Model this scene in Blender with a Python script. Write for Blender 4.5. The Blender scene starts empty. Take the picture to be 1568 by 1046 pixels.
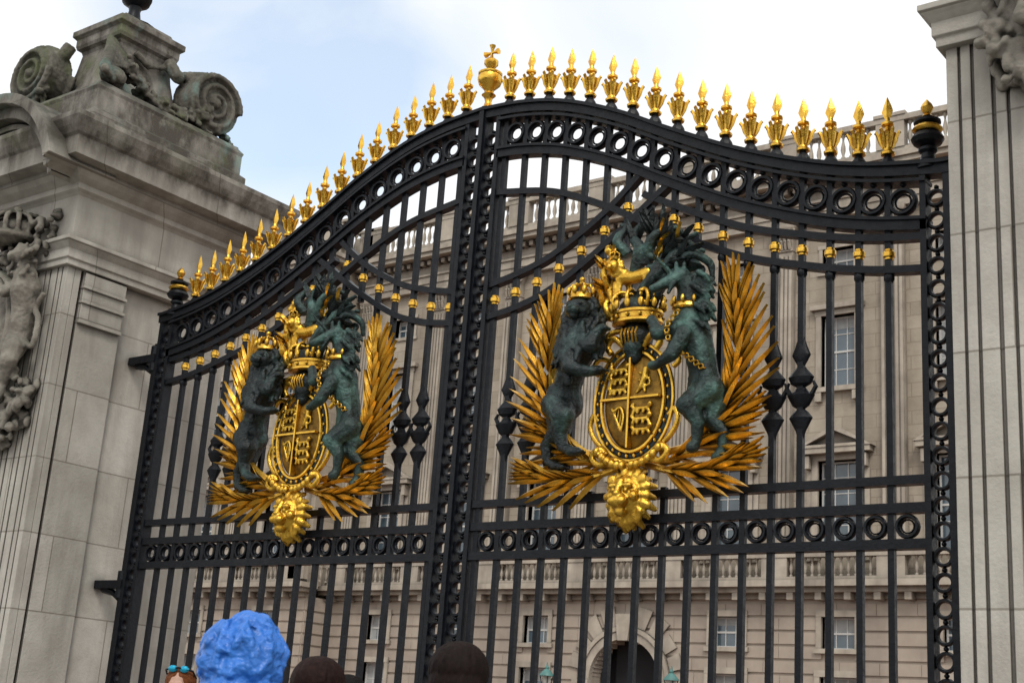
import bpy, math, random
from mathutils import Vector, Matrix, noise
random.seed(11)
R=random.uniform
sc=bpy.context.scene
sc.view_settings.view_transform='Standard'
sc.view_settings.look='None'
sc.view_settings.exposure=0
# ------------------------------------------------------------------ mesh builder
class MB:
    def __init__(s): s.v=[]; s.f=[]
    def add(s,vs,fs):
        o=len(s.v); s.v+=[tuple(v) for v in vs]; s.f+=[tuple(i+o for i in f) for f in fs]
    def box(s,x0,x1,y0,y1,z0,z1):
        if x0>x1:x0,x1=x1,x0
        s.add([(x0,y0,z0),(x1,y0,z0),(x1,y1,z0),(x0,y1,z0),(x0,y0,z1),(x1,y0,z1),(x1,y1,z1),(x0,y1,z1)],
              [(0,3,2,1),(4,5,6,7),(0,1,5,4),(1,2,6,5),(2,3,7,6),(3,0,4,7)])
    def loft(s,cx,cy,prof,hx,hy):
        vs=[];fs=[]
        for o,z in prof:
            a=hx+o;b=hy+o
            vs+=[(cx-a,cy-b,z),(cx+a,cy-b,z),(cx+a,cy+b,z),(cx-a,cy+b,z)]
        for i in range(len(prof)-1):
            for k in range(4):
                fs.append((i*4+k,i*4+(k+1)%4,(i+1)*4+(k+1)%4,(i+1)*4+k))
        n=len(prof)
        fs+=[(3,2,1,0),tuple((n-1)*4+k for k in range(4))]
        s.add(vs,fs)
    def lathe(s,b,prof,n=10,ax='z',sy=1.0):
        vs=[];fs=[];b=Vector(b)
        for r,z in prof:
            for k in range(n):
                a=2*math.pi*k/n
                if ax=='z': vs.append(b+Vector((r*math.cos(a),sy*r*math.sin(a),z)))
                elif ax=='y': vs.append(b+Vector((r*math.cos(a),z,r*math.sin(a))))
                else: vs.append(b+Vector((z,r*math.cos(a),r*math.sin(a))))
        m=len(prof)
        for i in range(m-1):
            for k in range(n):
                fs.append((i*n+k,i*n+(k+1)%n,(i+1)*n+(k+1)%n,(i+1)*n+k))
        fs.append(tuple(range(n-1,-1,-1)));fs.append(tuple((m-1)*n+k for k in range(n)))
        s.add(vs,fs)
    def torus(s,c,Rx,r,n=20,m=8,Rz=None,ax='y',ry=None):
        Rz=Rz or Rx; ry=ry or r; vs=[];fs=[];c=Vector(c)
        for i in range(n):
            a=2*math.pi*i/n
            for j in range(m):
                b=2*math.pi*j/m
                u=(Rx+r*math.cos(b))*math.cos(a); w=(Rz+r*math.cos(b))*math.sin(a); d=ry*math.sin(b)
                if ax=='y': vs.append(c+Vector((u,d,w)))
                elif ax=='x': vs.append(c+Vector((d,u,w)))
                else: vs.append(c+Vector((u,w,d)))
        for i in range(n):
            for j in range(m):
                fs.append((i*m+j,i*m+(j+1)%m,((i+1)%n)*m+(j+1)%m,((i+1)%n)*m+j))
        s.add(vs,fs)
    def ell(s,c,r,nu=12,nv=8,rot=None):
        if not hasattr(r,'__len__'): r=(r,r,r)
        c=Vector(c);vs=[];fs=[]
        M=rot.to_matrix() if rot else None
        for i in range(1,nv):
            t=math.pi*i/nv
            for k in range(nu):
                a=2*math.pi*k/nu
                p=Vector((r[0]*math.sin(t)*math.cos(a),r[1]*math.sin(t)*math.sin(a),r[2]*math.cos(t)))
                if M: p=M@p
                vs.append(c+p)
        for e in ((0,0,r[2]),(0,0,-r[2])):
            p=Vector(e)
            if M:p=M@p
            vs.append(c+p)
        T=len(vs)-2;B=T+1
        for i in range(nv-2):
            for k in range(nu):
                fs.append((i*nu+k,(i+1)*nu+k,(i+1)*nu+(k+1)%nu,i*nu+(k+1)%nu))
        for k in range(nu):
            fs.append((T,k,(k+1)%nu)); fs.append((B,(nv-2)*nu+(k+1)%nu,(nv-2)*nu+k))
        s.add(vs,fs)
    def tube(s,pts,rad,n=8,ref=(0,1,0)):
        pts=[Vector(p) for p in pts]
        if not hasattr(rad,'__len__'): rad=[rad]*len(pts)
        vs=[];fs=[];m=len(pts)
        for i,p in enumerate(pts):
            t=(pts[min(i+1,m-1)]-pts[max(i-1,0)]).normalized()
            rf=Vector(ref)
            if abs(t.dot(rf))>.93: rf=Vector((0.1,.2,1)).normalized() if abs(t.z)<.8 else Vector((1,.1,0))
            a1=t.cross(rf).normalized(); a2=t.cross(a1)
            for k in range(n):
                a=2*math.pi*k/n
                vs.append(p+(a1*math.cos(a)+a2*math.sin(a))*rad[i])
        for i in range(m-1):
            for k in range(n):
                fs.append((i*n+k,i*n+(k+1)%n,(i+1)*n+(k+1)%n,(i+1)*n+k))
        fs.append(tuple(range(n-1,-1,-1)));fs.append(tuple((m-1)*n+k for k in range(n)))
        s.add(vs,fs)
    def limb(s,pr,n=10):
        for a in pr: s.ell(a[:3],a[3],10,8)
        for a,b in zip(pr,pr[1:]): s.tube([a[:3],b[:3]],[a[3],b[3]],n)
    def ribbon(s,pts,h,y0,y1):
        vs=[];fs=[];m=len(pts)
        P=[Vector((p[0],0,p[1])) for p in pts]
        for i,p in enumerate(P):
            t=(P[min(i+1,m-1)]-P[max(i-1,0)]).normalized(); nn=Vector((-t.z,0,t.x))*h/2
            for y,sg in ((y0,-1),(y1,-1),(y1,1),(y0,1)):
                q=p+nn*sg; vs.append((q.x,y,q.z))
        for i in range(m-1):
            for k in range(4): fs.append((i*4+k,i*4+(k+1)%4,(i+1)*4+(k+1)%4,(i+1)*4+k))
        fs.append((3,2,1,0));fs.append(tuple((m-1)*4+k for k in range(4)))
        s.add(vs,fs)
    def blade(s,b,ang,L,w,y0=0,y1=-.05,bend=0.0,n=7):
        b=Vector(b);vs=[];fs=[];x=b.x;z=b.z;a=ang
        for i in range(n+1):
            u=i/n; ww=w*(math.sin(math.pi*min(1,u*.93+.07))**.7) if i<n else 0.001
            nx,nz=-math.sin(a),math.cos(a)
            y=b.y+y0+(y1-y0)*u+ -.02*math.sin(math.pi*u)
            vs+=[(x-nx*ww,y+.012,z-nz*ww),(x,y-.016*(1-u*.5),z),(x+nx*ww,y+.012,z+nz*ww),(x,y+.018,z)]
            x+=math.cos(a)*L/n; z+=math.sin(a)*L/n; a+=bend/n
        for i in range(n):
            for k in range(4): fs.append((i*4+k,i*4+(k+1)%4,(i+1)*4+(k+1)%4,(i+1)*4+k))
        fs.append((3,2,1,0)); fs.append(tuple(n*4+k for k in range(4)))
        s.add(vs,fs)
    def stretch(s,cx,kx,cy,ky):
        s.v=[(cx+(x-cx)*kx,cy+(y-cy)*ky,z) for x,y,z in s.v]
def crom(P,n=8):
    out=[];P=[Vector(p) for p in P]
    Q=[P[0]*2-P[1]]+P+[P[-1]*2-P[-2]]
    for i in range(1,len(Q)-2):
        a,b,c,d=Q[i-1:i+3]
        for k in range(n):
            t=k/n
            out.append(0.5*((2*b)+(c-a)*t+(2*a-5*b+4*c-d)*t*t+(3*b-a-3*c+d)*t**3))
    out.append(P[-1]); return out
def empty(name,loc=(0,0,0)):
    e=bpy.data.objects.new(name,None); e.location=loc; sc.collection.objects.link(e); return e
import bmesh
def mk(name,mb,mat,parent=None,smooth=None,bevel=0,vox=0,sm=0,disp=None,loc=(0,0,0)):
    me=bpy.data.meshes.new(name); me.from_pydata(mb.v,[],mb.f); me.update()
    bm=bmesh.new();bm.from_mesh(me);bmesh.ops.recalc_face_normals(bm,faces=bm.faces);bm.to_mesh(me);bm.free()
    if smooth is not None:
        me.polygons.foreach_set('use_smooth',[True]*len(me.polygons))
        if smooth<180: me.set_sharp_from_angle(angle=math.radians(smooth))
    me.materials.append(mat)
    o=bpy.data.objects.new(name,me); sc.collection.objects.link(o); o.location=loc
    if parent: o.parent=parent
    if vox:
        m=o.modifiers.new('r','REMESH');m.mode='VOXEL';m.voxel_size=vox;m.use_smooth_shade=True
        if sm: m=o.modifiers.new('s','SMOOTH');m.iterations=sm;m.factor=.5
    if disp:
        tx=bpy.data.textures.new(name+'t','CLOUDS');tx.noise_scale=disp[1];tx.noise_depth=3 if len(disp)<3 else disp[2]
        m=o.modifiers.new('d','DISPLACE');m.texture=tx;m.strength=disp[0];m.mid_level=.5;m.texture_coords='LOCAL'
    if bevel:
        m=o.modifiers.new('b','BEVEL');m.width=bevel;m.segments=2;m.limit_method='ANGLE';m.angle_limit=math.radians(40)
    return o
def bake(o):
    bpy.context.view_layer.update()
    dg=bpy.context.evaluated_depsgraph_get()
    me=bpy.data.meshes.new_from_object(o.evaluated_get(dg))
    o.modifiers.clear(); o.data=me
# ------------------------------------------------------------------ materials
def M(name,c1,c2=None,scale=5.,lo=.35,hi=.65,rough=.6,metal=0.,bump=0.,bscale=40.,bdist=None,bdet=5,ao=None,aod=.05,brick=None,
      up=None,zst=None,streak=None,spec=.5,coat=0,rvar=0,flow=None,stretch=None):
    m=bpy.data.materials.new(name);m.use_nodes=True;nt=m.node_tree;N=nt.nodes;L=nt.links
    P=N['Principled BSDF'];P.inputs['Roughness'].default_value=rough;P.inputs['Metallic'].default_value=metal
    P.inputs['Specular IOR Level'].default_value=spec; P.inputs['Coat Weight'].default_value=coat
    geo=N.new('ShaderNodeNewGeometry');pos=geo.outputs['Position']
    def noi(sv,sc_,det=6,vec=None,ro=.6):
        n=N.new('ShaderNodeTexNoise');n.inputs['Scale'].default_value=sc_;n.inputs['Detail'].default_value=det;n.inputs['Roughness'].default_value=ro
        L.new(vec or pos,n.inputs['Vector']);return n.outputs['Fac']
    def vmul(v):
        s3=N.new('ShaderNodeVectorMath');s3.operation='MULTIPLY';L.new(pos,s3.inputs[0]);s3.inputs[1].default_value=v;return s3.outputs[0]
    def mr(a,f0,f1,t0=0,t1=1):
        n=N.new('ShaderNodeMapRange');n.inputs[1].default_value=f0;n.inputs[2].default_value=f1;n.inputs[3].default_value=t0;n.inputs[4].default_value=t1
        L.new(a,n.inputs[0]);return n.outputs[0]
    def mix(f,a,b,bt='MIX'):
        n=N.new('ShaderNodeMix');n.data_type='RGBA';n.blend_type=bt
        for s,i in ((f,0),(a,6),(b,7)):
            if isinstance(s,(tuple,list)): n.inputs[i].default_value=(*s[:3],1)
            elif isinstance(s,(int,float)): n.inputs[i].default_value=s
            else: L.new(s,n.inputs[i])
        return n.outputs[2]
    def mul(a,b):
        n=N.new('ShaderNodeMath');n.operation='MULTIPLY'
        for i,s in enumerate((a,b)):
            if isinstance(s,(int,float)): n.inputs[i].default_value=s
            else: L.new(s,n.inputs[i])
        return n.outputs[0]
    col=c1
    if c2: col=mix(mr(noi(0,scale),lo,hi),c1,c2)
    sep=N.new('ShaderNodeSeparateXYZ');L.new(pos,sep.inputs[0])
    if brick:
        bw,bh,mcol,bz=brick
        ad=N.new('ShaderNodeMath');L.new(sep.outputs[0],ad.inputs[0]);L.new(sep.outputs[1],ad.inputs[1])
        cb=N.new('ShaderNodeCombineXYZ');L.new(ad.outputs[0],cb.inputs[0]);L.new(sep.outputs[2],cb.inputs[1])
        b=N.new('ShaderNodeTexBrick');L.new(cb.outputs[0],b.inputs['Vector']);b.inputs['Scale'].default_value=1
        b.inputs['Brick Width'].default_value=bw;b.inputs['Row Height'].default_value=bh;b.inputs['Mortar Size'].default_value=bz
        b.inputs['Mortar Smooth'].default_value=.3
        b.inputs['Color1'].default_value=(1,1,1,1);b.inputs['Color2'].default_value=(.84,.84,.82,1);b.inputs['Mortar'].default_value=(*mcol,1)
        col=mix(1.0,col,b.outputs['Color'],'MULTIPLY')
    if streak:
        f=mr(noi(0,streak[1],6,vmul((1,1,.12))),.46,.70,0,streak[2]);col=mix(f,col,streak[0])
    if flow:
        f=mr(noi(0,flow[1],8),flow[2],flow[3]); col=mix(f,col,flow[0])
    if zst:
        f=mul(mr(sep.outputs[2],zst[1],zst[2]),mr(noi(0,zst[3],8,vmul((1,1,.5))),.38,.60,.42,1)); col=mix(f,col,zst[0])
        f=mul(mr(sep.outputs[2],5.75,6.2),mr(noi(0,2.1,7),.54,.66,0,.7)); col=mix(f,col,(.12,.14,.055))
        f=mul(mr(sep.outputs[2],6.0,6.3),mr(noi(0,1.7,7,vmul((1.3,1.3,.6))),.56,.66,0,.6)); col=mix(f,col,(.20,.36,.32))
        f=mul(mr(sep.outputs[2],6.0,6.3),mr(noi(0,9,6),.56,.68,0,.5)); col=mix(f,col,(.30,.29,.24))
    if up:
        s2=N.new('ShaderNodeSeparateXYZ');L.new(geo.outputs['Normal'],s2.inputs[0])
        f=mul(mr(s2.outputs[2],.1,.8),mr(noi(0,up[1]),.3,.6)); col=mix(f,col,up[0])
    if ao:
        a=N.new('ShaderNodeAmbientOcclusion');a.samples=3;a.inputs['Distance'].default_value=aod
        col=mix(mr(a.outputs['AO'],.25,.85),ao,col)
    if isinstance(col,tuple): P.inputs['Base Color'].default_value=(*col,1)
    else: L.new(col,P.inputs['Base Color'])
    if rvar: L.new(mr(noi(0,bscale*.3),.3,.7,max(.05,rough-rvar),rough+rvar),P.inputs['Roughness'])
    if bump:
        bn=N.new('ShaderNodeBump');bn.inputs['Strength'].default_value=bump;bn.inputs['Distance'].default_value=bdist or (.01 if bscale>15 else .05)
        L.new(noi(0,bscale,bdet,vmul(stretch) if stretch else None),bn.inputs['Height']);L.new(bn.outputs[0],P.inputs['Normal'])
    return m
m_black=M('black_iron_paint',(.0032,.0042,.007),(.007,.009,.013),30,rough=.42,bump=.3,bscale=60,rvar=.12,spec=.26)
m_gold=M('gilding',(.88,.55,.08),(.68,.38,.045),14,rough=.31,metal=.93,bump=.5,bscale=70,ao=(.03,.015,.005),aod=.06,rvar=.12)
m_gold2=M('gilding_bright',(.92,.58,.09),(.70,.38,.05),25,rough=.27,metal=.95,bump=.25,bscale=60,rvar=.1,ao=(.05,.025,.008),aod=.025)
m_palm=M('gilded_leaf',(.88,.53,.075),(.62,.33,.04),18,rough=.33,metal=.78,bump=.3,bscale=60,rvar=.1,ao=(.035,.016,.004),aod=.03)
m_field=M('shield_field_dark_gilt',(.34,.19,.028),(.16,.085,.015),22,rough=.42,metal=.7,bump=.4,bscale=80)
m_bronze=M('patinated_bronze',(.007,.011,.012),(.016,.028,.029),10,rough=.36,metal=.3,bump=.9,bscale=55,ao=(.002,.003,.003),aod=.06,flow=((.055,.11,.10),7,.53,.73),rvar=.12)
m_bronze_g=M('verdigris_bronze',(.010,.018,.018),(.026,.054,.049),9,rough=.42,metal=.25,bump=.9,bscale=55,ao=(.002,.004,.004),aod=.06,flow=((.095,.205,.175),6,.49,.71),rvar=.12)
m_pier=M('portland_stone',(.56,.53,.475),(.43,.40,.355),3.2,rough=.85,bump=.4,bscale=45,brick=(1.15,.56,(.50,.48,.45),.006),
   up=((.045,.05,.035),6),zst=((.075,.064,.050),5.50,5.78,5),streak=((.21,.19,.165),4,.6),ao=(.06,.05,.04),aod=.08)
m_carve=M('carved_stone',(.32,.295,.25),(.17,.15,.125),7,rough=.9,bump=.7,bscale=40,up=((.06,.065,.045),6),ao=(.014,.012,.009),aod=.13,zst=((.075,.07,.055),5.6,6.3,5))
m_pal=M('palace_stone',(.46,.40,.32),(.34,.29,.23),.9,rough=.9,bump=.3,bscale=8,brick=(1.3,.5,(.66,.64,.62),.018),streak=((.20,.17,.135),.8,.5))
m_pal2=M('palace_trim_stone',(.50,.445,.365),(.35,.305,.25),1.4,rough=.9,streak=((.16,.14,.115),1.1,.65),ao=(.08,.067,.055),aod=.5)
m_pal3=M('palace_base_stone',(.45,.385,.315),(.34,.285,.235),.7,rough=.9,streak=((.20,.165,.14),.7,.5))
m_glass=M('window_glass',(.04,.06,.075),(.09,.13,.16),.6,rough=.08,spec=.9)
m_curt=M('net_curtain',(.42,.43,.42),(.30,.31,.31),3,rough=.9)
m_white=M('white_window_paint',(.62,.61,.58),rough=.5)
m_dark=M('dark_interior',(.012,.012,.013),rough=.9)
m_ground=M('asphalt_ground',(.06,.055,.05),(.045,.042,.04),2,rough=.9,bump=.4,bscale=60)
m_fore=M('forecourt_gravel',(.22,.13,.09),(.17,.10,.075),3,rough=.95,bump=.5,bscale=50)
m_pave=M('paving_stone',(.27,.255,.23),(.20,.19,.17),2,rough=.9,brick=(.6,.6,(.5,.5,.5),.01))
# ------------------------------------------------------------------ camera
f_px,th,rho,phi=2068.5,math.radians(16.231),math.radians(4.061),math.radians(37.899)
F=Vector((-math.sin(phi)*math.cos(th),math.cos(phi)*math.cos(th),math.sin(th)))
R0=Vector((math.cos(phi),math.sin(phi),0));U0=R0.cross(F)
Rr=R0*math.cos(rho)+U0*math.sin(rho);Uu=U0*math.cos(rho)-R0*math.sin(rho)
cam=bpy.data.cameras.new('camera');co=bpy.data.objects.new('camera',cam);sc.collection.objects.link(co)
mt=Matrix((Rr,Uu,-F)).transposed().to_4x4();mt.translation=(0,0,1.6);co.matrix_world=mt
cam.sensor_width=36;cam.lens=36*f_px/1568;cam.clip_end=3000;cam.clip_start=.05
cam.dof.use_dof=True;cam.dof.focus_distance=8.8;cam.dof.aperture_fstop=7.1
sc.camera=co
# ------------------------------------------------------------------ world + sun
sun_el=math.radians(48);sun_dir=Vector((.62,-.78,0)).normalized()
w=bpy.data.worlds.new('World');sc.world=w;w.use_nodes=True;nt=w.node_tree;N=nt.nodes;L=nt.links
bg=N['Background'];sky=N.new('ShaderNodeTexSky');sky.sky_type='NISHITA';sky.sun_disc=False
sky.sun_elevation=sun_el;sky.sun_rotation=math.atan2(sun_dir.x,sun_dir.y);sky.air_density=1.2;sky.dust_density=.6
tc=N.new('ShaderNodeTexCoord')
nz=N.new('ShaderNodeTexNoise');nz.inputs['Scale'].default_value=3.2;nz.inputs['Detail'].default_value=7;nz.inputs['Roughness'].default_value=.5;nz.inputs['Distortion'].default_value=.3
mp=N.new('ShaderNodeMapping');mp.inputs['Location'].default_value=(.35,.1,.2);mp.inputs['Scale'].default_value=(1,1,1.6);L.new(tc.outputs['Generated'],mp.inputs[0]);L.new(mp.outputs[0],nz.inputs['Vector'])
def wm(op,a,b=None):
    n=N.new('ShaderNodeMath');n.operation=op
    for i,s_ in enumerate((a,b)):
        if s_ is None: continue
        if isinstance(s_,(int,float)): n.inputs[i].default_value=s_
        else: L.new(s_,n.inputs[i])
    return n.outputs[0]
def gap(d,c0,c1):   # thin opening in the cloud deck around a sky direction
    dt=N.new('ShaderNodeVectorMath');dt.operation='DOT_PRODUCT';L.new(tc.outputs['Generated'],dt.inputs[0]);dt.inputs[1].default_value=Vector(d).normalized()
    r=N.new('ShaderNodeMapRange');r.interpolation_type='SMOOTHSTEP';r.inputs[1].default_value=c0;r.inputs[2].default_value=c1;L.new(dt.outputs['Value'],r.inputs[0]);return r.outputs[0]
g=wm('MAXIMUM',gap((-.66,.57,.49),.982,.9985),wm('MULTIPLY',gap((-.47,.70,.53),.990,1.0),.4))
nn=N.new('ShaderNodeMapRange');nn.inputs[1].default_value=.34;nn.inputs[2].default_value=.62;L.new(nz.outputs['Fac'],nn.inputs[0])
blue=wm('MULTIPLY',g,wm('ADD',wm('MULTIPLY',nn.outputs[0],.8),.15))
blue=wm('MINIMUM',wm('MULTIPLY',blue,.9),.58)
n2=N.new('ShaderNodeTexNoise');n2.inputs['Scale'].default_value=5;n2.inputs['Detail'].default_value=6;L.new(tc.outputs['Generated'],n2.inputs['Vector'])
cr=N.new('ShaderNodeValToRGB');cr.color_ramp.elements[0].position=.3;cr.color_ramp.elements[0].color=(9.7,9.9,10.2,1);cr.color_ramp.elements[1].position=.5;cr.color_ramp.elements[1].color=(11.0,11.0,11.0,1)
L.new(n2.outputs['Fac'],cr.inputs[0])
mx=N.new('ShaderNodeMix');mx.data_type='RGBA';L.new(blue,mx.inputs[0]);L.new(cr.outputs[0],mx.inputs[6])
sk=N.new('ShaderNodeMix');sk.data_type='RGBA';sk.blend_type='MULTIPLY';sk.inputs[0].default_value=1;L.new(sky.outputs[0],sk.inputs[6]);sk.inputs[7].default_value=(2.1,2.4,2.4,1)
L.new(sk.outputs[2],mx.inputs[7]);L.new(mx.outputs[2],bg.inputs[0]);bg.inputs[1].default_value=.1
sl=bpy.data.lights.new('sun','SUN');sl.energy=1.5;sl.angle=math.radians(16);sl.color=(1,.96,.89)
so=bpy.data.objects.new('sun',sl);sc.collection.objects.link(so)
sd=Vector((sun_dir.x*math.cos(sun_el),sun_dir.y*math.cos(sun_el),math.sin(sun_el)))
so.rotation_euler=sd.to_track_quat('Z','Y').to_euler();so.location=(20,-30,40)
# ------------------------------------------------------------------ ground
b=MB();b.add([(-900,-900,0),(900,-900,0),(900,900,0),(-900,900,0)],[(0,1,2,3)]);mk('ground',b,m_ground)
b=MB();b.box(-60,50,-6,7.6,.004,.12);mk('pavement',b,m_pave)
b=MB();b.add([(-110,7.6,.006),(60,7.6,.006),(60,44,.006),(-110,44,.006)],[(0,1,2,3)]);mk('forecourt_ground',b,m_fore)
# ------------------------------------------------------------------ gate
Xc=-5.414;GY=6.5
def itp(T,t):
    if t<=T[0][0]:return T[0][1]
    for (a,x),(c,y) in zip(T,T[1:]):
        if t<=c:
            return x+(y-x)*(t-a)/(c-a)
    return T[-1][1]
def smoothT(T):
    P=crom([(a,0,z) for a,z in T],12);return [(p.x,p.z) for p in P]
TOP=smoothT([(0,5.645),(.35,5.615),(.7,5.535),(1.1,5.37),(1.5,5.155),(1.95,4.93),(2.4,4.755),(2.75,4.66),(3.1,4.605),(3.2,4.60)])
RA=smoothT([(.16,5.05),(.62,4.965),(1.03,4.79),(1.37,4.60),(1.94,4.32),(2.39,4.18),(2.75,4.10),(3.08,4.06)])
RB=smoothT([(.16,4.18),(.4,4.22),(.67,4.31),(1.04,4.53),(1.40,4.79),(1.52,4.88)])
RB2=smoothT([(.16,4.40),(.4,4.45),(.67,4.54),(1.03,4.75),(1.3,4.98)])
top=lambda t:itp(TOP,abs(t)); bot=lambda t:top(t)-.31
gate=empty('palace_gate')
ir=MB();rings=MB();gd=MB()
yb=(GY-.017,GY+.017)
KT=[.19+.1656*k for k in range(17)]
def seg(T,t0,t1,dz=0,n=60):
    return [(t0+(t1-t0)*i/n,itp(T,t0+(t1-t0)*i/n)+dz) for i in range(n+1)]
for sg in (1,-1):
    X=lambda t:Xc+sg*t
    def rib(pts,h,y0,y1): ir.ribbon([(X(t),z) for t,z in pts],h,y0,y1)
    rib(seg(TOP,.0,3.2),.060,GY-.045,GY+.045)
    rib(seg(TOP,.0,3.2,.036),.022,GY-.065,GY+.065)
    rib(seg(TOP,.14,3.06,-.31),.055,GY-.04,GY+.04)
    rib(seg(TOP,.14,3.06,-.275),.018,GY-.055,GY+.055)
    rib(seg(TOP,.14,3.06,-.06),.018,GY-.055,GY+.055)
    rib(seg(RA,.14,3.04),.04,GY-.03,GY+.03)
    rib(seg(RA,1.3,3.04,.18),.04,GY-.029,GY+.029)
    rib(seg(RB,.14,1.5),.04,GY-.031,GY+.031)
    rib(seg(RB2,.14,1.28),.04,GY-.028,GY+.028)
    for z,h in ((2.96,.045),(2.82,.05),(2.64,.05),(1.15,.05),(.30,.07)):
        ir.box(X(.14),X(3.04),GY-.032,GY+.032,z-h/2,z+h/2)
    KN=[(.018,-.032),(.024,-.028),(.024,-.02),(.033,-.012),(.033,.012),(.024,.02),(.024,.028),(.018,.032)]
    for k,t in enumerate(KT):
        zt=top(t)
        parts=[(.15,zt)]
        if 5<=k<=9: parts=[(.15,3.0),(4.45,zt)]
        for z0,z1 in parts: ir.box(X(t)-.0165,X(t)+.0165,yb[0],yb[1],z0,z1)
        if t>1.4:
            zc=itp(RA,t)+.09; gd.lathe((X(t),GY,zc),KN,10)
        if t<1.25:
            zc=(itp(RB,t)+itp(RB2,t))/2; gd.lathe((X(t),GY,zc),KN,10)
        if k in (1,2,12,13):
            ir.lathe((X(t),GY,3.50),[(.018,-.28),(.03,-.24),(.068,-.17),(.045,-.14),(.022,-.12),(.05,-.10),(.080,-.045),(.04,-.02),(.025,0),(.06,.02),(.075,.055),(.035,.10),(.02,.12),(.036,.145),(.055,.18),(.035,.23),(.008,.31)],12,sy=.55)
            for s_ in (-1,1):
                ir.tube([(X(t),GY,3.40),(X(t)+s_*.05,GY,3.44),(X(t)+s_*.085,GY,3.50),(X(t)+s_*.07,GY,3.53)],[.016,.016,.014,.008],6)
        if t>1.5:
            ir.lathe((X(t),GY,itp(RA,t)-.03),[(.018,-.04),(.03,-.02),(.03,.0),(.018,.02)],8)
    ts=[.19+.1656*(k-.5) for k in range(1,18)]
    for t in ts:
        zc=top(t)-.168
        rings.torus((X(t),GY,zc),.066,.0145,20,6,ry=.03)
        rings.torus((X(t),GY,zc),.043,.006,16,5,ry=.012)
        for dz in (.098,-.098): rings.ell((X(t),GY,zc+dz),(.018,.025,.016),8,6)
        rings.torus((X(t),GY,2.73),.052,.012,18,6,ry=.026)
        rings.torus((X(t),GY,2.73),.034,.005,14,5,ry=.012)
    for ta,tb in ((.012,.135),(3.04,3.165)):
        ztop=top((ta+tb)/2)
        for tt in (ta,tb): ir.box(X(tt)-.0165,X(tt)+.0165,GY-.04,GY+.04,.05,ztop)
        z=.2
        while z<ztop-.1:
            rings.torus((X((ta+tb)/2),GY,z),.042,.011,16,6,ry=.024)
            rings.ell((X((ta+tb)/2),GY,z+.0625),(.014,.02,.012),6,5)
            z+=.125
    for k,t in enumerate(KT):
        s=1.0 if k%2==0 else .93
        z=top(t)+.04
        ir.lathe((X(t),GY,z),[(.036,-.02),(.046,0),(.042,.022),(.030,.042),(.018,.062),(.014,.075)],10)
        zz=z+.062; q=.92*s
        gd.lathe((X(t),GY,zz),[(.018,0),(.038,.006*q),(.040,.02*q),(.028,.03*q),(.025,.05*q),(.032,.09*q),(.041,.125*q),(.046,.142*q),(.031,.148*q),(.019,.165*q),(.017,.185*q),(.034,.197*q),(.034,.212*q),(.016,.225*q),(.012,.25*q)],10)
        for a in range(6):
            an=a*math.pi/3+.3
            gd.tube([(X(t)+math.cos(an)*r_,GY+math.sin(an)*r_,zz+h_*q) for r_,h_ in ((.023,.05),(.038,.09),(.048,.13),(.064,.158),(.070,.145))],[.007,.012,.012,.010,.003],5)
        zs=zz+.235*q
        gd.add([(X(t)-.012,GY,zs),(X(t),GY-.012,zs),(X(t)+.012,GY,zs),(X(t),GY+.012,zs),
                (X(t)-.033,GY,zs+.048),(X(t),GY-.015,zs+.048),(X(t)+.033,GY,zs+.048),(X(t),GY+.015,zs+.048),
                (X(t)-.020,GY,zs+.090),(X(t),GY-.010,zs+.090),(X(t)+.020,GY,zs+.090),(X(t),GY+.010,zs+.090),(X(t),GY,zs+.140)],
               [(3,2,1,0)]+[(i+k_,i+(k_+1)%4,i+4+(k_+1)%4,i+4+k_) for i in (0,4) for k_ in range(4)]+[(8,9,12),(9,10,12),(10,11,12),(11,8,12)])
    t=3.06;z=top(t)+.03
    ir.lathe((X(t),GY,z),[(.065,-.02),(.065,.02),(.04,.04),(.035,.07),(.05,.085),(.05,.10),(.035,.11)],14)
    ir.lathe((X(t),GY,z+.11),[(.035,0),(.075,.02),(.088,.045),(.075,.07),(.045,.08)],14)
    gd.lathe((X(t),GY,z+.185),[(.045,0),(.072,.010),(.082,.025),(.072,.04),(.045,.048)],14)
    ir.lathe((X(t),GY,z+.232),[(.045,0),(.072,.015),(.072,.028),(.035,.045),(.02,.05)],14)
    gd.lathe((X(t),GY,z+.28),[(.018,0),(.028,.01),(.016,.025),(.028,.042),(.035,.06),(.025,.082),(.01,.10),(.002,.11)],10)
    for zh in (4.28,2.50,.6):
        ir.box(X(3.18),X(3.62),GY-.05,GY+.05,zh-.03,zh+.03)
        ir.lathe((X(3.22),GY,zh-.1),[(.05,0),(.05,.2)],10)
        ir.tube([(X(3.22),GY,zh-.12),(X(3.32),GY,zh-.06),(X(3.45),GY,zh-.03)],[.02,.025,.03],6)
    ir.box(X(3.2)-.02,X(3.2)+.02,GY-.03,GY+.03,.05,4.4)
ir.box(Xc-.018,Xc+.018,GY-.06,GY+.06,.05,top(0)+.05)
gd.lathe((Xc,GY,top(0)+.05),[(.03,0),(.05,.01),(.03,.03),(.022,.06),(.03,.09),(.05,.11),(.03,.13),(.035,.15),(.075,.19),(.088,.23),(.080,.255),(.085,.262),(.085,.275),(.05,.285),(.025,.30),(.03,.32),(.05,.345),(.05,.37),(.028,.39),(.014,.40)],14)
for a in (0,math.pi/2,math.pi,-math.pi/2):
    gd.tube([(Xc,GY,top(0)+.485),(Xc+.03*math.cos(a),GY,top(0)+.485+.03*math.sin(a)),(Xc+.058*math.cos(a),GY,top(0)+.485+.058*math.sin(a))],[.008,.013,.024],6)
mk('bars_and_rails',ir,m_black,gate,smooth=30)
mk('ring_bands',rings,m_black,gate,smooth=60)
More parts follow.
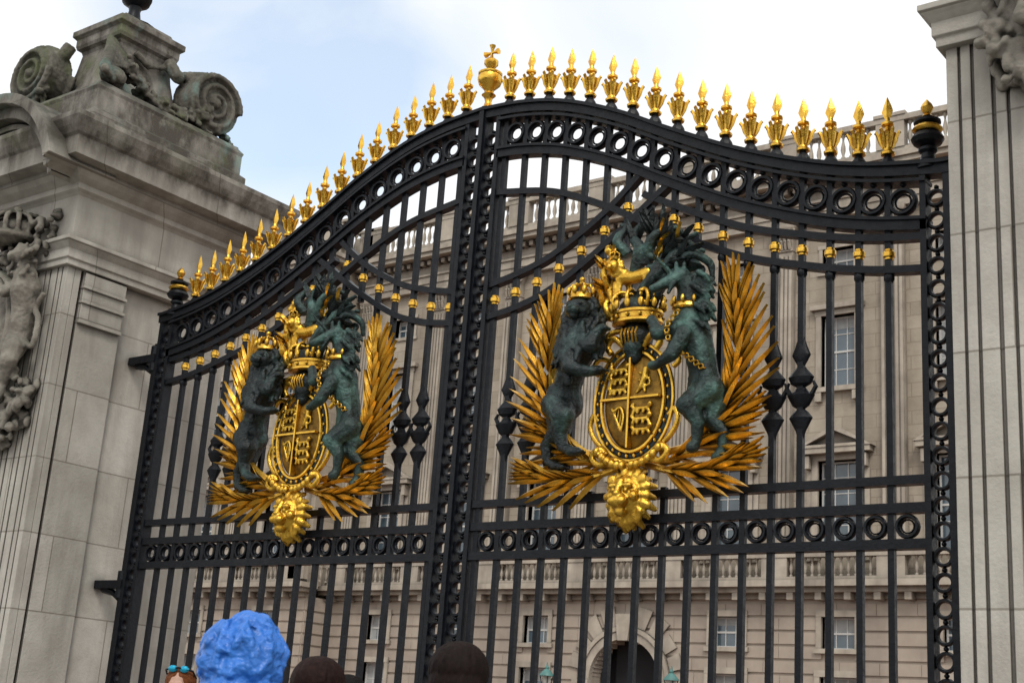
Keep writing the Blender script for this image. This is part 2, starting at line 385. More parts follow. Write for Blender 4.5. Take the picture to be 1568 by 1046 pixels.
mk('gilded_spear_finials',gd,m_gold2,gate,smooth=40)
# ------------------------------------------------------------------ coat of arms (template, local u,y,w)
G=MB();GB=MB();LN=MB();UN=MB();DK=MB();PL=MB();SF=MB()
def palm(mb,stem,nl,L,w,aout,ain,sgn,t0=.12,yb=0):
    S=crom(stem,10);m=len(S)
    S=[Vector((p.x,p.y,p.z)) for p in S]
    mb.tube(S,[.024*(1-.6*i/m) for i in range(m)],6)
    for i in range(nl):
        u=t0+(1-t0)*i/(nl-1); j=min(m-2,int(u*(m-1)));p=S[j];t=(S[j+1]-S[j]).normalized();a=math.atan2(t.z,t.x)
        sc_=(.66+.46*math.sin(math.pi*min(1,u*.75+.15)))
        mb.blade(p,a-sgn*aout*(1-.42*u)+R(-.04,.04),L*sc_*R(.94,1.06),w,0,-.035-R(0,.03),bend=-sgn*.10)
        mb.blade(p+Vector((0,-.012,0)),a+sgn*ain*(1-.42*u)+R(-.05,.05),L*.74*sc_*R(.9,1.1),w*.9,0,-.03-R(0,.02),bend=-sgn*.05)
        if i%2: mb.blade(p+Vector((0,-.022,0)),a-sgn*aout*.3*(1-.42*u)+R(-.08,.08),L*.6*sc_*R(.9,1.1),w*.9,0,-.04,bend=-sgn*.10)
    p=S[-1];t=(S[-1]-S[-2]).normalized();a=math.atan2(t.z,t.x)
    for d in (-.2,-.07,.06,.2): mb.blade(p,a+d,L*R(.75,.9),w,0,-.05)
for s in (1,-1):
    palm(PL,[(s*.05,-.04,3.12),(s*.30,-.05,3.15),(s*.50,-.06,3.29),(s*.61,-.06,3.52),(s*.635,-.06,3.78),(s*.62,-.06,3.98)],19,.35,.0185,.70,.48,s,.15)
    palm(PL,[(s*.08,-.06,3.12),(s*.28,-.08,3.06),(s*.48,-.09,3.05),(s*.62,-.09,3.09)],8,.29,.019,.48,.42,s,.22)
    palm(PL,[(s*.15,-.03,3.18),(s*.38,-.03,3.23),(s*.58,-.03,3.33)],6,.31,.019,.45,.3,s,.4)
# lion mask
b=GB
b.ell((0,-.12,2.93),(.105,.10,.125));b.ell((0,-.21,2.89),(.055,.05,.045));b.ell((0,-.235,2.925),(.024,.03,.02))
b.ell((-.03,-.235,2.885),(.032,.03,.026));b.ell((.03,-.235,2.885),(.032,.03,.026));b.ell((0,-.19,2.83),(.035,.04,.028))
for s in (1,-1):
    b.ell((s*.045,-.205,2.975),(.035,.022,.018));b.ell((s*.04,-.212,2.948),.014);b.ell((s*.10,-.14,3.02),(.03,.02,.035));b.ell((s*.07,-.18,2.92),(.03,.03,.03))
b.limb([(0,-.20,3.0,.02),(0,-.235,2.94,.018)])
for i in range(18):
    a=2*math.pi*i/18; r=.118+.012*(i%2)
    x,z=r*math.cos(a),r*1.15*math.sin(a)
    b.limb([(x*.85,-.13,2.93+z*.85,.028),(x*1.05,-.12,2.93+z*1.05,.026),(x*1.25,-.08,2.93+z*1.22-.01,.016)],8)
for i in range(7): b.limb([((i-3)*.03,-.14,2.84,.02),((i-3)*.028,-.13,2.78+.008*abs(i-3),.018),((i-3)*.018,-.1,2.74+.012*abs(i-3),.01)],6)
for s in (1,-1):
    b.tube(crom([(0,-.10,3.10),(s*.10,-.12,3.14),(s*.20,-.13,3.12),(s*.25,-.13,3.17),(s*.20,-.13,3.21),(s*.16,-.12,3.17)],6),.022,6)
    b.tube(crom([(s*.10,-.08,3.20),(s*.22,-.1,3.24),(s*.29,-.1,3.34),(s*.27,-.1,3.42),(s*.23,-.1,3.38)],6),.018,6)
    b.tube(crom([(s*.17,-.08,3.74),(s*.25,-.1,3.76),(s*.29,-.1,3.70),(s*.25,-.1,3.66)],6),.018,6)
    for i in range(6): b.ell((s*(.03+.035*i),-.15,3.10+.012*i*i*.3),(.02,.025,.028))
# shield
SF.ell((0,-.09,3.48),(.20,.055,.285),36,24)
G.torus((0,-.115,3.48),.208,.013,40,6,Rz=.295)
G.torus((0,-.105,3.48),.262,.012,40,6,Rz=.345)
DK.torus((0,-.095,3.48),.235,.028,40,8,Rz=.320,ry=.02)
for i in range(30):
    a=2*math.pi*i/30; G.ell((.235*math.cos(a),-.118,3.48+.320*math.sin(a)),(.009,.008,.012),6,5)
G.box(-.006,.006,-.165,-.10,3.20,3.76);G.box(-.195,.195,-.160,-.10,3.484,3.496)
def mini_lion(x,z,s,y=-.148):
    for q in ([(-.04,0),(.035,0)],[(.03,0),(.05,.014)],[(-.035,-.003),(-.045,-.02)],[(-.015,0),(-.02,-.02)],[(.015,0),(.012,-.02)],[(.032,0),(.045,-.018)],[(-.04,0),(-.055,.012),(-.045,.022)]):
        b.limb([(x+a*s,y,z+c*s,.0095*s) for a,c in q],6)
    b.ell((x+.05*s,y-.005,z+.016*s),.015*s,8,6)
for z in (3.545,3.605,3.665): mini_lion(-.08,z,1.2,-.145 if z>3.62 else -.149)
for z in (3.305,3.365,3.425): mini_lion(.08,z,1.2,-.141 if z<3.33 else -.147)
for q in ([(.07,3.55,.016),(.095,3.60,.021),(.10,3.65,.019)],[(.07,3.55,.011),(.045,3.52,.009)],[(.09,3.56,.011),(.10,3.52,.009)],[(.1,3.62,.011),(.055,3.635,.009)],[(.1,3.6,.011),(.055,3.59,.009)],[(.08,3.55,.008),(.13,3.56,.007),(.125,3.60,.007)]):
    b.limb([(x,-.147,z,r) for x,z,r in q],6)
b.tube(crom([(-.05,-.147,3.30),(-.035,-.15,3.38),(-.06,-.15,3.44),(-.10,-.15,3.42),(-.12,-.145,3.44)],5),.010,6)
b.tube([(-.12,-.145,3.44),(-.05,-.147,3.30)],.010,6)
for i in range(4): G.tube([(-.113+.017*i,-.147,3.425-.03*i),(-.105+.017*i,-.147,3.435)],.004,4)
# helmet
DK.ell((0,-.10,3.86),(.10,.09,.10));DK.limb([(0,-.12,3.80,.07),(0,-.12,3.74,.05)])
for i in range(5): G.tube([( -.05+.025*i,-.185,3.90),(-.05+.025*i,-.20,3.86),(-.05+.025*i,-.18,3.81)],.006,5)
for s in (1,-1):
    b.tube(crom([(s*.06,-.12,3.80),(s*.13,-.14,3.86),(s*.18,-.13,3.82),(s*.15,-.13,3.77)],6),.022,6)
    b.tube(crom([(s*.08,-.1,3.92),(s*.17,-.12,3.90),(s*.22,-.12,3.84)],6),.020,6)
# crown
G.lathe((0,-.10,3.955),[(.145,-.02),(.16,-.015),(.16,.0),(.15,.008),(.15,.035),(.16,.04),(.16,.055),(.145,.06)],24,sy=.75)
for i in range(12):
    a=2*math.pi*i/12;c,s_=math.cos(a),math.sin(a)
    G.ell((.158*c,-.10+.118*s_,3.975),.012,6,5)
    b.ell((.165*c,-.10+.122*s_,4.045),(.02,.016,.032),8,6);G.ell((.168*c,-.10+.126*s_,4.088),.012,6,5)
for i in range(8):
    a=2*math.pi*i/8;c,s_=math.cos(a),math.sin(a)
    b.tube(crom([(.150*c,-.10+.113*s_,4.02),(.17*c,-.10+.128*s_,4.08),(.12*c,-.10+.09*s_,4.13),(.02*c,-.10+.015*s_,4.12)],5),.013,6)
DK.ell((0,-.10,4.03),(.125,.09,.09))
# crest lion on crown
b.limb([(-.09,-.13,4.235,.046),(-.02,-.13,4.225,.038),(.085,-.13,4.235,.044)]);b.limb([(-.09,-.13,4.25,.045),(-.125,-.16,4.29,.04)])
b.ell((-.13,-.185,4.295),(.038,.038,.04));b.ell((-.132,-.225,4.28),.018,8,6)
for i in range(10):
    a=2*math.pi*i/10;b.ell((-.125+.042*math.cos(a),-.165,4.29+.046*math.sin(a)),.019,8,6)
for x,y in ((-.11,-.15),(-.08,-.10),(.07,-.15),(.10,-.10)): b.limb([(x,y,4.22,.024),(x+.008,y,4.17,.016),(x,y-.005,4.13,.015),(x-.015,y-.015,4.125,.015)],6)
b.tube(crom([(.12,-.13,4.24),(.165,-.13,4.22),(.17,-.13,4.29),(.135,-.13,4.33),(.17,-.13,4.37)],6),.012,6);b.ell((.17,-.13,4.375),(.02,.016,.028))
G.lathe((-.13,-.175,4.335),[(.028,0),(.032,.015),(.028,.02)],10)
for i in range(6):
    a=i*math.pi/3;b.tube([(-.13+.03*math.cos(a),-.175+.03*math.sin(a),4.35),(-.13+.034*math.cos(a),-.175+.034*math.sin(a),4.37),(-.13,-.175,4.395)],.007,5)
b.ell((-.13,-.175,4.405),.011,6,5)
# gold mantling (left)
for P in ([(-.12,3.98),(-.20,4.06),(-.19,4.18),(-.25,4.27),(-.21,4.33)],[(-.16,4.0),(-.26,4.03),(-.30,4.12),(-.26,4.17)],[(-.17,4.1),(-.22,4.3),(-.17,4.4),(-.21,4.46)],[(-.14,4.1),(-.13,4.18),(-.19,4.26),(-.24,4.38)],[(-.18,4.02),(-.27,3.97),(-.30,4.03)]):
    b.tube(crom([(x,-.12-.03*math.sin(i*2.1),z) for i,(x,z) in enumerate(P)],6),[.03-.018*i/(6*(len(P)-1)) for i in range(6*(len(P)-1)+1)],7)
for i in range(14): b.ell((-.21+R(-.07,.06),-.13+R(-.03,.02),4.2+R(-.2,.24)),(R(.015,.03),.02,R(.02,.035)),8,6)
for i in range(10): G.blade((-.2+R(-.04,.04),-.14,4.12+R(-.1,.2)),math.pi/2+R(-.3,1.0),R(.08,.14),.016)
# dark green mantling (right and top)
for P in ([(.08,4.1),(.16,4.2),(.22,4.36),(.33,4.40),(.38,4.34)],[(.12,4.0),(.2,4.12),(.28,4.22),(.4,4.24),(.43,4.17)],[(.05,4.25),(.08,4.4),(.02,4.5),(.08,4.6),(.14,4.63)],[(.1,4.3),(.16,4.45),(.26,4.5),(.3,4.46)],[(.0,4.38),(-.05,4.47),(-.02,4.56),(-.07,4.6)],[(.18,4.2),(.27,4.3),(.30,4.4),(.38,4.46)],[(.3,4.25),(.38,4.3),(.46,4.25),(.47,4.15)]):
    n_=6*(len(P)-1)+1
    UN.tube(crom([(x,-.11-.03*math.sin(i*1.7),z) for i,(x,z) in enumerate(P)],6),[.040-.028*i/n_ for i in range(n_)],7)
for i in range(22):
    x=R(.05,.42);UN.ell((x,-.12+R(-.03,.03),4.26+R(-.10,.16)-(x-.2)*.25),(R(.018,.035),.025,R(.015,.03)),8,6)
for i in range(10): DK.blade((R(-.04,.16),-.1,4.46+R(-.07,.06)),math.pi/2+R(-.9,.7),R(.12,.22),.024)
for i in range(14): DK.blade((R(.15,.42),-.13,4.32+R(-.1,.1)),R(-.4,1.5),R(.10,.18),.024)
for i in range(4): G.blade((R(.1,.3),-.15,4.38+R(-.1,.1)),R(.3,1.6),R(.08,.12),.012)
# LION supporter
b=LN
b.limb([(-.475,-.10,3.50,.092),(-.46,-.12,3.60,.074),(-.42,-.14,3.72,.078),(-.375,-.15,3.84,.102),(-.355,-.17,3.95,.088)])
b.ell((-.345,-.22,4.035),(.068,.072,.075));b.ell((-.335,-.29,4.01),(.036,.035,.03));b.ell((-.335,-.318,4.026),(.016,.014,.012),8,6);b.ell((-.335,-.285,3.975),(.024,.026,.016),8,6)
for s in (1,-1): b.ell((-.345+s*.055,-.205,4.10),(.018,.015,.025),8,6);b.ell((-.34+s*.03,-.275,4.055),(.018,.014,.010),8,6)
for i in range(90):
    a=R(0,2*math.pi);z=R(3.76,4.10);rr=.09+.050*(1-(z-3.78)/.32)
    x=-.355+rr*math.cos(a);y=-.17-abs(rr*math.sin(a))*.95+.03
    if abs(x+.34)<.055 and z>3.96: continue
    b.limb([(x,y,z,R(.016,.024)),(x*1.0+R(-.02,.02),y-.008,z-R(.03,.055),R(.012,.018)),(x+R(-.02,.02),y-.018,z-R(.06,.08),.008)],6)
for q in ((-.44,-.19,3.70,.03),(-.50,-.17,3.56,.04),(-.40,-.20,3.62,.025)): b.ell(q[:3],(q[3],q[3]*.7,q[3]*1.6))
def leg(b,P,paw=.03,toes=True,dx=1):
    b.limb(P)
    x,y,z,r=P[-1]
    if toes:
        for i in (-1,0,1): b.ell((x+dx*.028,y-.01+.018*i,z-.006),(.02,.011,.014),8,6)
leg(b,[(-.50,-.13,3.50,.088),(-.425,-.19,3.41,.064),(-.445,-.18,3.31,.038),(-.43,-.17,3.23,.030),(-.365,-.19,3.195,.030),(-.33,-.19,3.19,.027)])
leg(b,[(-.51,-.08,3.47,.085),(-.50,-.10,3.35,.060),(-.575,-.09,3.27,.036),(-.565,-.09,3.17,.030),(-.51,-.10,3.135,.030),(-.48,-.1,3.13,.027)])
leg(b,[(-.34,-.2,3.86,.064),(-.25,-.25,3.79,.044),(-.23,-.24,3.87,.032),(-.205,-.22,3.90,.030)])
leg(b,[(-.38,-.22,3.80,.060),(-.35,-.27,3.67,.042),(-.26,-.25,3.64,.033),(-.215,-.22,3.65,.030)])
b.tube(crom([(-.55,-.07,3.48),(-.62,-.06,3.42),(-.69,-.06,3.50),(-.64,-.06,3.62),(-.69,-.06,3.73),(-.64,-.06,3.80),(-.58,-.06,3.76),(-.61,-.06,3.70)],7),.018,7)
for q in ((-.57,3.74),(-.60,3.69),(-.55,3.71)): b.ell((q[0],-.06,q[1]),(.028,.025,.032),8,6)
b.stretch(-.43,1.22,-.13,1.15)
LHX=-.43+(.43-.345)*1.22
G.lathe((LHX,-.215,4.095),[(.070,0),(.080,.008),(.074,.02),(.076,.038),(.068,.038)],16)
for i in range(8):
    a=2*math.pi*i/8;GB.ell((LHX+.078*math.cos(a),-.215+.078*math.sin(a),4.15),(.017,.017,.028),8,6)
    GB.tube([(LHX+.074*math.cos(a),-.215+.074*math.sin(a),4.13),(LHX+.06*math.cos(a),-.215+.06*math.sin(a),4.19),(LHX,-.215,4.205)],.009,5)
GB.ell((LHX,-.215,4.23),.02,8,6)
# UNICORN supporter
b=UN
b.limb([(.455,-.10,3.50,.090),(.455,-.12,3.60,.072),(.44,-.14,3.72,.075),(.40,-.15,3.84,.095),(.385,-.16,3.96,.070),(.39,-.17,4.06,.057),(.375,-.19,4.14,.047)])
b.limb([(.365,-.20,4.15,.048),(.32,-.245,4.11,.036),(.275,-.28,4.075,.026),(.26,-.29,4.065,.024)])
b.ell((.375,-.20,4.21),(.013,.012,.034),8,6);b.ell((.345,-.225,4.205),(.013,.012,.034),8,6);b.ell((.325,-.262,4.125),(.012,.01,.008),8,6)
for q in ((.43,-.19,3.70,.03),(.49,-.17,3.56,.04),(.40,-.20,3.80,.03)): b.ell(q[:3],(q[3],q[3]*.7,q[3]*1.6))
for i in range(40):
    z=R(3.86,4.18);x=.43+.05*(1-abs(z-4.02)*3)+R(-.02,.03);y=-.15+R(-.06,.02)
    b.limb([(x-.03,y,z,.018),(x+.01,y-.01,z-.03,.015),(x+.03,y,z-.065,.008)],6)
b.limb([(.35,-.25,4.10,.014),(.33,-.265,4.04,.01)],6)
leg(b,[(.49,-.13,3.49,.085),(.415,-.19,3.40,.060),(.465,-.18,3.30,.033),(.455,-.17,3.20,.025),(.44,-.18,3.165,.033)],toes=False)
leg(b,[(.50,-.08,3.46,.083),(.49,-.10,3.34,.055),(.555,-.09,3.26,.030),(.545,-.09,3.16,.024),(.53,-.10,3.12,.032)],toes=False)
leg(b,[(.36,-.2,3.85,.057),(.27,-.25,3.81,.038),(.24,-.24,3.88,.026),(.215,-.22,3.91,.028)],toes=False)
leg(b,[(.40,-.22,3.80,.054),(.36,-.27,3.67,.036),(.27,-.25,3.63,.026),(.235,-.22,3.64,.028)],toes=False)
b.tube(crom([(.53,-.07,3.47),(.59,-.06,3.44),(.64,-.06,3.54),(.60,-.06,3.66),(.65,-.06,3.74)],7),.016,7)
for q in ((.65,3.75),(.62,3.79),(.67,3.71)): b.ell((q[0],-.06,q[1]),(.025,.022,.035),8,6)
b.stretch(.44,1.18,-.13,1.12)
UN.tube([(.305,-.265,4.165),(.27,-.31,4.215),(.23,-.35,4.27)],[.016,.011,.004],8)
G.lathe((.375,-.17,3.955),[(.082,0),(.092,.01),(.087,.03),(.094,.035)],14)
for i in range(9):
    a=2*math.pi*i/9;GB.ell((.375+.092*math.cos(a),-.17+.092*math.sin(a),4.005),(.014,.014,.024),8,6)
CH=crom([(.37,-.27,3.93),(.32,-.30,3.83),(.35,-.28,3.72),(.43,-.24,3.66),(.50,-.20,3.60)],6)
for i,p in enumerate(CH): G.torus(p,.014,.0045,10,5,ax='y' if i%2 else 'z')
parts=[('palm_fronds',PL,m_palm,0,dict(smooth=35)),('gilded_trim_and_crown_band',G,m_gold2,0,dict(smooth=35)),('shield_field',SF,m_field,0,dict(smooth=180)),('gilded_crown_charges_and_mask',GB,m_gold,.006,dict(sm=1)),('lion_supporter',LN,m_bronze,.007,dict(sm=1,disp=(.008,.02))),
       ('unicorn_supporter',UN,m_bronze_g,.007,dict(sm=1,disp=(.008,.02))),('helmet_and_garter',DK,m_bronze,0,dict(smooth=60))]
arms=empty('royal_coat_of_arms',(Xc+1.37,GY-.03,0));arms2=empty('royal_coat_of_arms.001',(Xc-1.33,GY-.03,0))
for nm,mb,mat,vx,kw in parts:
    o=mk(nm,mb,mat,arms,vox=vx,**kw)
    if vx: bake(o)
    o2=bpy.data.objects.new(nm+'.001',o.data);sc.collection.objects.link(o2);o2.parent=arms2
# ------------------------------------------------------------------ stone piers
def pier(name,f,s,co_e=0,co_z=0):
    P=empty(name)
    X=lambda e:f+s*e
    W=1.5;cx=X(W/2);y0,y1=5.73,7.38;cy=(y0+y1)/2;hx=W/2;hy=(y1-y0)/2
    b=MB()
    b.box(X(.05),X(W-.05),y0+.085,y1-.085,0,4.88)
    b.loft(cx,cy,[(.10,0),(.10,.5),(.06,.56),(.03,.64),(.0,.66)],hx,hy)
    for a,c in ((y0+.072,5.86),(5.885,6.29),(6.88,7.28),(7.30,y1-.072)):
        b.box(X(0),X(.2),a,c,.62,4.87)
    for base,m_ in ((0,1),(W,-1)):
        b.box(X(base+m_*.004),X(base+m_*.52),y0+.020,y0+.08,.62,4.87)
        b.box(X(base+m_*.004),X(base+m_*.52),y1-.08,y1-.020,.62,4.87)
        for a,c in ((.0,.054),(.068,.114),(.130,.207),(.226,.275),(.29,.37),(.39,.44),(.455,.524)):
            b.box(X(base+m_*a),X(base+m_*c),y0,y0+.07,.615,4.872)
            b.box(X(base+m_*a),X(base+m_*c),y1-.07,y1,.615,4.872)
    for zz0,zz1,pr in ((4.44,4.47,.035),(4.47,4.85,.022),(4.60,4.625,.04),(4.72,4.745,.04)):
        b.box(X(-pr),X(.2),5.90-pr*.5,6.27+pr*.5,zz0,zz1)
    b.loft(cx,cy,[(.0,4.86),(.035,4.865),(.035,4.91),(.05,4.92),(.05,4.99),(.075,5.02),(.10,5.045),(.10,5.075),(.02,5.09),(.02,5.44),(.04,5.46),(.07,5.48),(.07,5.52),(.13,5.56),(.17,5.60),(.17,5.63),(.28,5.65),(.28,5.80),(.30,5.82),(.33,5.87),(.355,5.93),(.355,5.97),(.02,6.05)],hx,hy)
    b.loft(cx,cy-.03,[(.02,6.0),(.02,6.20),(-.02,6.23),(-.02,6.40),(-.01,6.43),(-.07,6.50)],hx,hy-.03)
    pc=(X(.70),6.42)
    b.loft(pc[0],pc[1],[(.18,6.5),(.18,6.60),(.14,6.63),(.08,6.75),(.04,6.95),(.02,7.12),(.03,7.15),(.06,7.17),(.07,7.20),(.07,7.26),(.10,7.29),(.10,7.34),(.02,7.38),(.0,7.42)],.25,.25)
    mk('shaft_and_entablature',b,m_pier,P,bevel=.006)
    b=MB();zc=5.30
    for rr,h,ya in ((.86,.10,5.36),(.95,.09,5.28),(.77,.05,5.44)):
        pts=[(cx+rr*math.cos(a),zc+rr*math.sin(a)) for a in [math.radians(18+144*i/30) for i in range(31)]]
        b.ribbon(pts,h,ya,5.9)
    mk('segmental_pediment',b,m_pier,P,bevel=.006)
    c=MB()
    def vol(cx_,cy_,cz,ax,r,d,turn):
        if ax=='x': c.lathe((cx_,cy_,cz),[(r,-d),(r,d)],32,ax='x')
        else: c.lathe((cx_,cy_,cz),[(r,-d),(r,d)],32,ax='y')
        for face in (-1,1):
            pts=[];n=60
            for i in range(n):
                a=turn*(i/n)*2*math.pi*2.6; q=r*(1.02-.84*i/n)
                if ax=='x': pts.append((cx_+face*(d+.012),cy_+q*math.cos(a),cz+q*math.sin(a)))
                else: pts.append((cx_+q*math.cos(a),cy_+face*(d+.012),cz+q*math.sin(a)))
            c.tube(pts,[.034-.012*i/n for i in range(n)],6,ref=(1,0,0) if ax=='x' else (0,1,0))
            e=(cx_+face*(d+.01),cy_,cz) if ax=='x' else (cx_,cy_+face*(d+.01),cz)
            c.ell(e,r*.18)
    vol(X(.24),7.00,6.82,'x',.275,.12,1)
    vol(X(1.24),7.00,6.82,'x',.275,.12,1)
    vol(X(1.16),5.92,6.84,'y',.275,.11,-1); vol(X(1.16),6.9,6.84,'y',.275,.11,-1)
    for (p0,p1,p2,p3) in (((X(.36),6.62,7.12),(X(.28),6.68,6.98),(X(.26),6.80,7.02),(X(.24),6.98,7.09)),((X(.90),5.98,7.12),(X(.96),5.94,7.0),(X(1.03),5.92,7.05),(X(1.16),5.92,7.11))):
        c.tube(crom([p0,p1,p2,p3],6),.06,8)
    for i in range(5):
        o=(i-2)*.05
        c.limb([(X(.48)+s*o*.3,6.16+o,7.12,.03),(X(.38)+s*o*.5,6.10+o,6.98,.045),(X(.28)+s*o*.6,6.02+o,6.78,.05),(X(.16)+s*o*.6,5.94+o*1.2,6.64,.045),(X(.09)+s*o,5.90+o*1.4,6.56,.035)])
    c.ell((X(.14),5.94,6.62),(.10,.12,.08))
    # leaf drops on the pedestal and fruit swag between console and volute
    for i in range(70):
        u=i/69;y=6.02+.95*u;z=6.84-.22*math.sin(math.pi*u)-.08*u
        for k in range(3): c.ell((X(.22)+s*R(-.12,.04)-s*.03,y+R(-.03,.03),z+R(-.07,.05)-.03),(R(.018,.038),R(.018,.038),R(.018,.036)),8,6)
    for i in range(50): c.ell((X(.12)+s*R(-.05,.06),R(6.3,7.35),6.50+R(0,.10)),R(.018,.036),8,6)
    for i in range(26): c.ell((X(1.0)+s*R(-.1,.12),R(5.76,5.9),6.50+R(0,.16)),R(.02,.04),8,6)
    c.tube([(X(.38),6.28,7.06),(X(.35),6.42,6.98),(X(.38),6.58,7.05)],.035,8)
    # front cartouche
    X=lambda e:f+s*(e+co_e)
    Z0=len(c.v)
    cc=.74
    c.ell((X(cc),5.66,4.35),(.30,.13,.48),24,16)
    c.torus((X(cc),5.60,4.35),.31,.05,40,8,Rz=.49)
    c.ell((X(.62),5.60,5.20),(.20,.14,.10));c.torus((X(.62),5.60,5.13),.20,.03,24,8,ax='z')
    for i in range(7):
        a=math.pi*i/6;c.tube(crom([(X(.62)+.2*math.cos(a),5.60-.2*math.sin(a)*.8,5.14),(X(.62)+.2*math.cos(a),5.60-.17*math.sin(a),5.27),(X(.62)+.09*math.cos(a),5.60-.08*math.sin(a),5.34),(X(.62),5.60,5.31)],5),.022,6)
    c.ell((X(.62),5.60,5.38),.04)
    fe=.28
    c.limb([(X(fe+.04),5.63,4.30,.10),(X(fe),5.60,4.48,.095),(X(fe-.02),5.57,4.66,.12),(X(fe),5.56,4.80,.08)])
    c.ell((X(fe+.02),5.52,4.93),(.075,.08,.09));c.ell((X(fe+.05),5.46,4.91),(.05,.05,.04))
    c.limb([(X(fe-.04),5.57,4.72,.05),(X(fe+.12),5.48,4.62,.04),(X(fe+.25),5.48,4.74,.035)])
    c.limb([(X(fe+.04),5.62,4.28,.10),(X(fe-.04),5.52,4.08,.07),(X(fe+.06),5.56,3.88,.045),(X(fe+.04),5.52,3.80,.045),(X(fe+.1),5.48,3.77,.03)])
    c.limb([(X(fe+.10),5.62,4.25,.09),(X(fe+.15),5.55,4.02,.06),(X(fe+.22),5.56,3.82,.04)])
    c.tube(crom([(X(fe-.04),5.62,4.25),(X(fe-.16),5.62,4.2),(X(fe-.18),5.62,4.4),(X(fe-.12),5.62,4.5),(X(fe-.2),5.62,4.62)],7),.025,7)
    for i in range(60):
        c.ell((X(fe)+R(-.13,.13),5.53+R(-.06,.04),4.84+R(-.16,.16)),(R(.015,.03),R(.015,.03),R(.02,.04)),8,6)
    for i in range(140):
        u=R(0,1);c.ell((X(.1+.55*u*u+R(0,.15)),5.68+R(-.1,.04),3.85-.5*u+R(-.1,.12)),(R(.015,.04),R(.02,.04),R(.02,.06)),8,6)
    for i in range(100):
        c.ell((X(R(.15,.9)),5.68+R(-.08,.04),R(4.9,5.35)),(R(.015,.04),.035,R(.015,.04)),8,6)
    for i in range(9):
        z=3.6+i*.2;c.tube(crom([(X(.5),5.66,z),(X(.36+R(-.1,.1)),5.62,z+.06),(X(.26),5.6,z+R(-.02,.12)),(X(.3),5.6,z-.04)],5),.03,7)
    c.v=c.v[:Z0]+[(x,y,z+co_z) for x,y,z in c.v[Z0:]]
    mk('carved_arms_and_volutes',c,m_carve,P,vox=.011,sm=1,disp=(.014,.03))
    l=MB();l.lathe((pc[0],pc[1],7.42),[(.20,0),(.22,.03),(.14,.06),(.07,.10),(.05,.2),(.06,.24),(.12,.28),(.14,.34),(.10,.38),(.05,.42),(.04,.55),(.10,.60),(.18,.66)],16)
    l.box(pc[0]-.2,pc[0]+.2,6.22,6.62,8.08,8.12);l.box(pc[0]-.17,pc[0]+.17,6.25,6.59,8.12,8.6);l.loft(pc[0],6.42,[(.06,8.6),(-.05,8.75),(-.14,8.85)],.17,.17)
    mk('lantern',l,m_black,P,smooth=40)
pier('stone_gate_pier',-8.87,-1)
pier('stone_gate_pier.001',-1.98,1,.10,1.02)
# ------------------------------------------------------------------ palace
pal=empty('palace_building')
wall=MB();trim=MB();base=MB();glass=MB();fr=MB();cur=MB();drk=MB();bal=MB();cap=MB()
def cells(mb,x0,x1,z0,z1,yf,th,ops):
    xs=sorted({x0,x1}|{o[0] for o in ops}|{o[1] for o in ops})
    for a,c in zip(xs,xs[1:]):
        oo=sorted([(o[2],o[3]) for o in ops if o[0]<=a+1e-6 and o[1]>=c-1e-6])
        z=z0
        for p,q in oo:
            if p>z: mb.box(a,c,yf,yf+th,z,p)
            z=max(z,q)
        if z<z1: mb.box(a,c,yf,yf+th,z,z1)
def win(cx,w,z0,z1,yf,cols,rows,curt=True):
    y=yf+.30
    glass.box(cx-w/2,cx+w/2,y+.03,y+.05,z0,z1)
    t=.06
    for a,c_ in ((cx-w/2,cx-w/2+t),(cx+w/2-t,cx+w/2)): fr.box(a,c_,y-.02,y+.06,z0,z1)
    for a,c_ in ((z0,z0+t),(z1-t,z1),((z0+z1)/2-.035,(z0+z1)/2+.035)): fr.box(cx-w/2+t,cx+w/2-t,y-.015,y+.055,a,c_)
    for i in range(1,cols): fr.box(cx-w/2+w*i/cols-.016,cx-w/2+w*i/cols+.016,y,y+.045,z0+t,z1-t)
    for i in range(1,rows):
        if i*2==rows: continue
        z=z0+(z1-z0)*i/rows; fr.box(cx-w/2+t,cx+w/2-t,y+.005,y+.044,z-.014,z+.014)
    hb=R(.15,.5)*(z1-z0)
    if R(0,1)<.75: cur.box(cx-w/2+t,cx+w/2-t,y+.022,y+.028,z1-hb,z1-t)
    if R(0,1)<.5: cur.box(cx-w/2+t,cx-w/2+t+w*R(.12,.25),y+.018,y+.021,z0+t,z1-t)
def baluster(x,y,z,h,r=.09):
    bal.lathe((x,y,z),[(r*.9,0),(r*.9,h*.08),(r*.45,h*.14),(r,h*.36),(r*.9,h*.5),(r*.4,h*.72),(r*.45,h*.84),(r*.9,h*.92),(r*.9,h)],7)
YF=45.0;BX0,BX1=-62.,2.
bays=[-28.45+4.33*k for k in range(-3,7)]
pavx=[-47.0,-52.0]; far=[-57.2,-61.0]
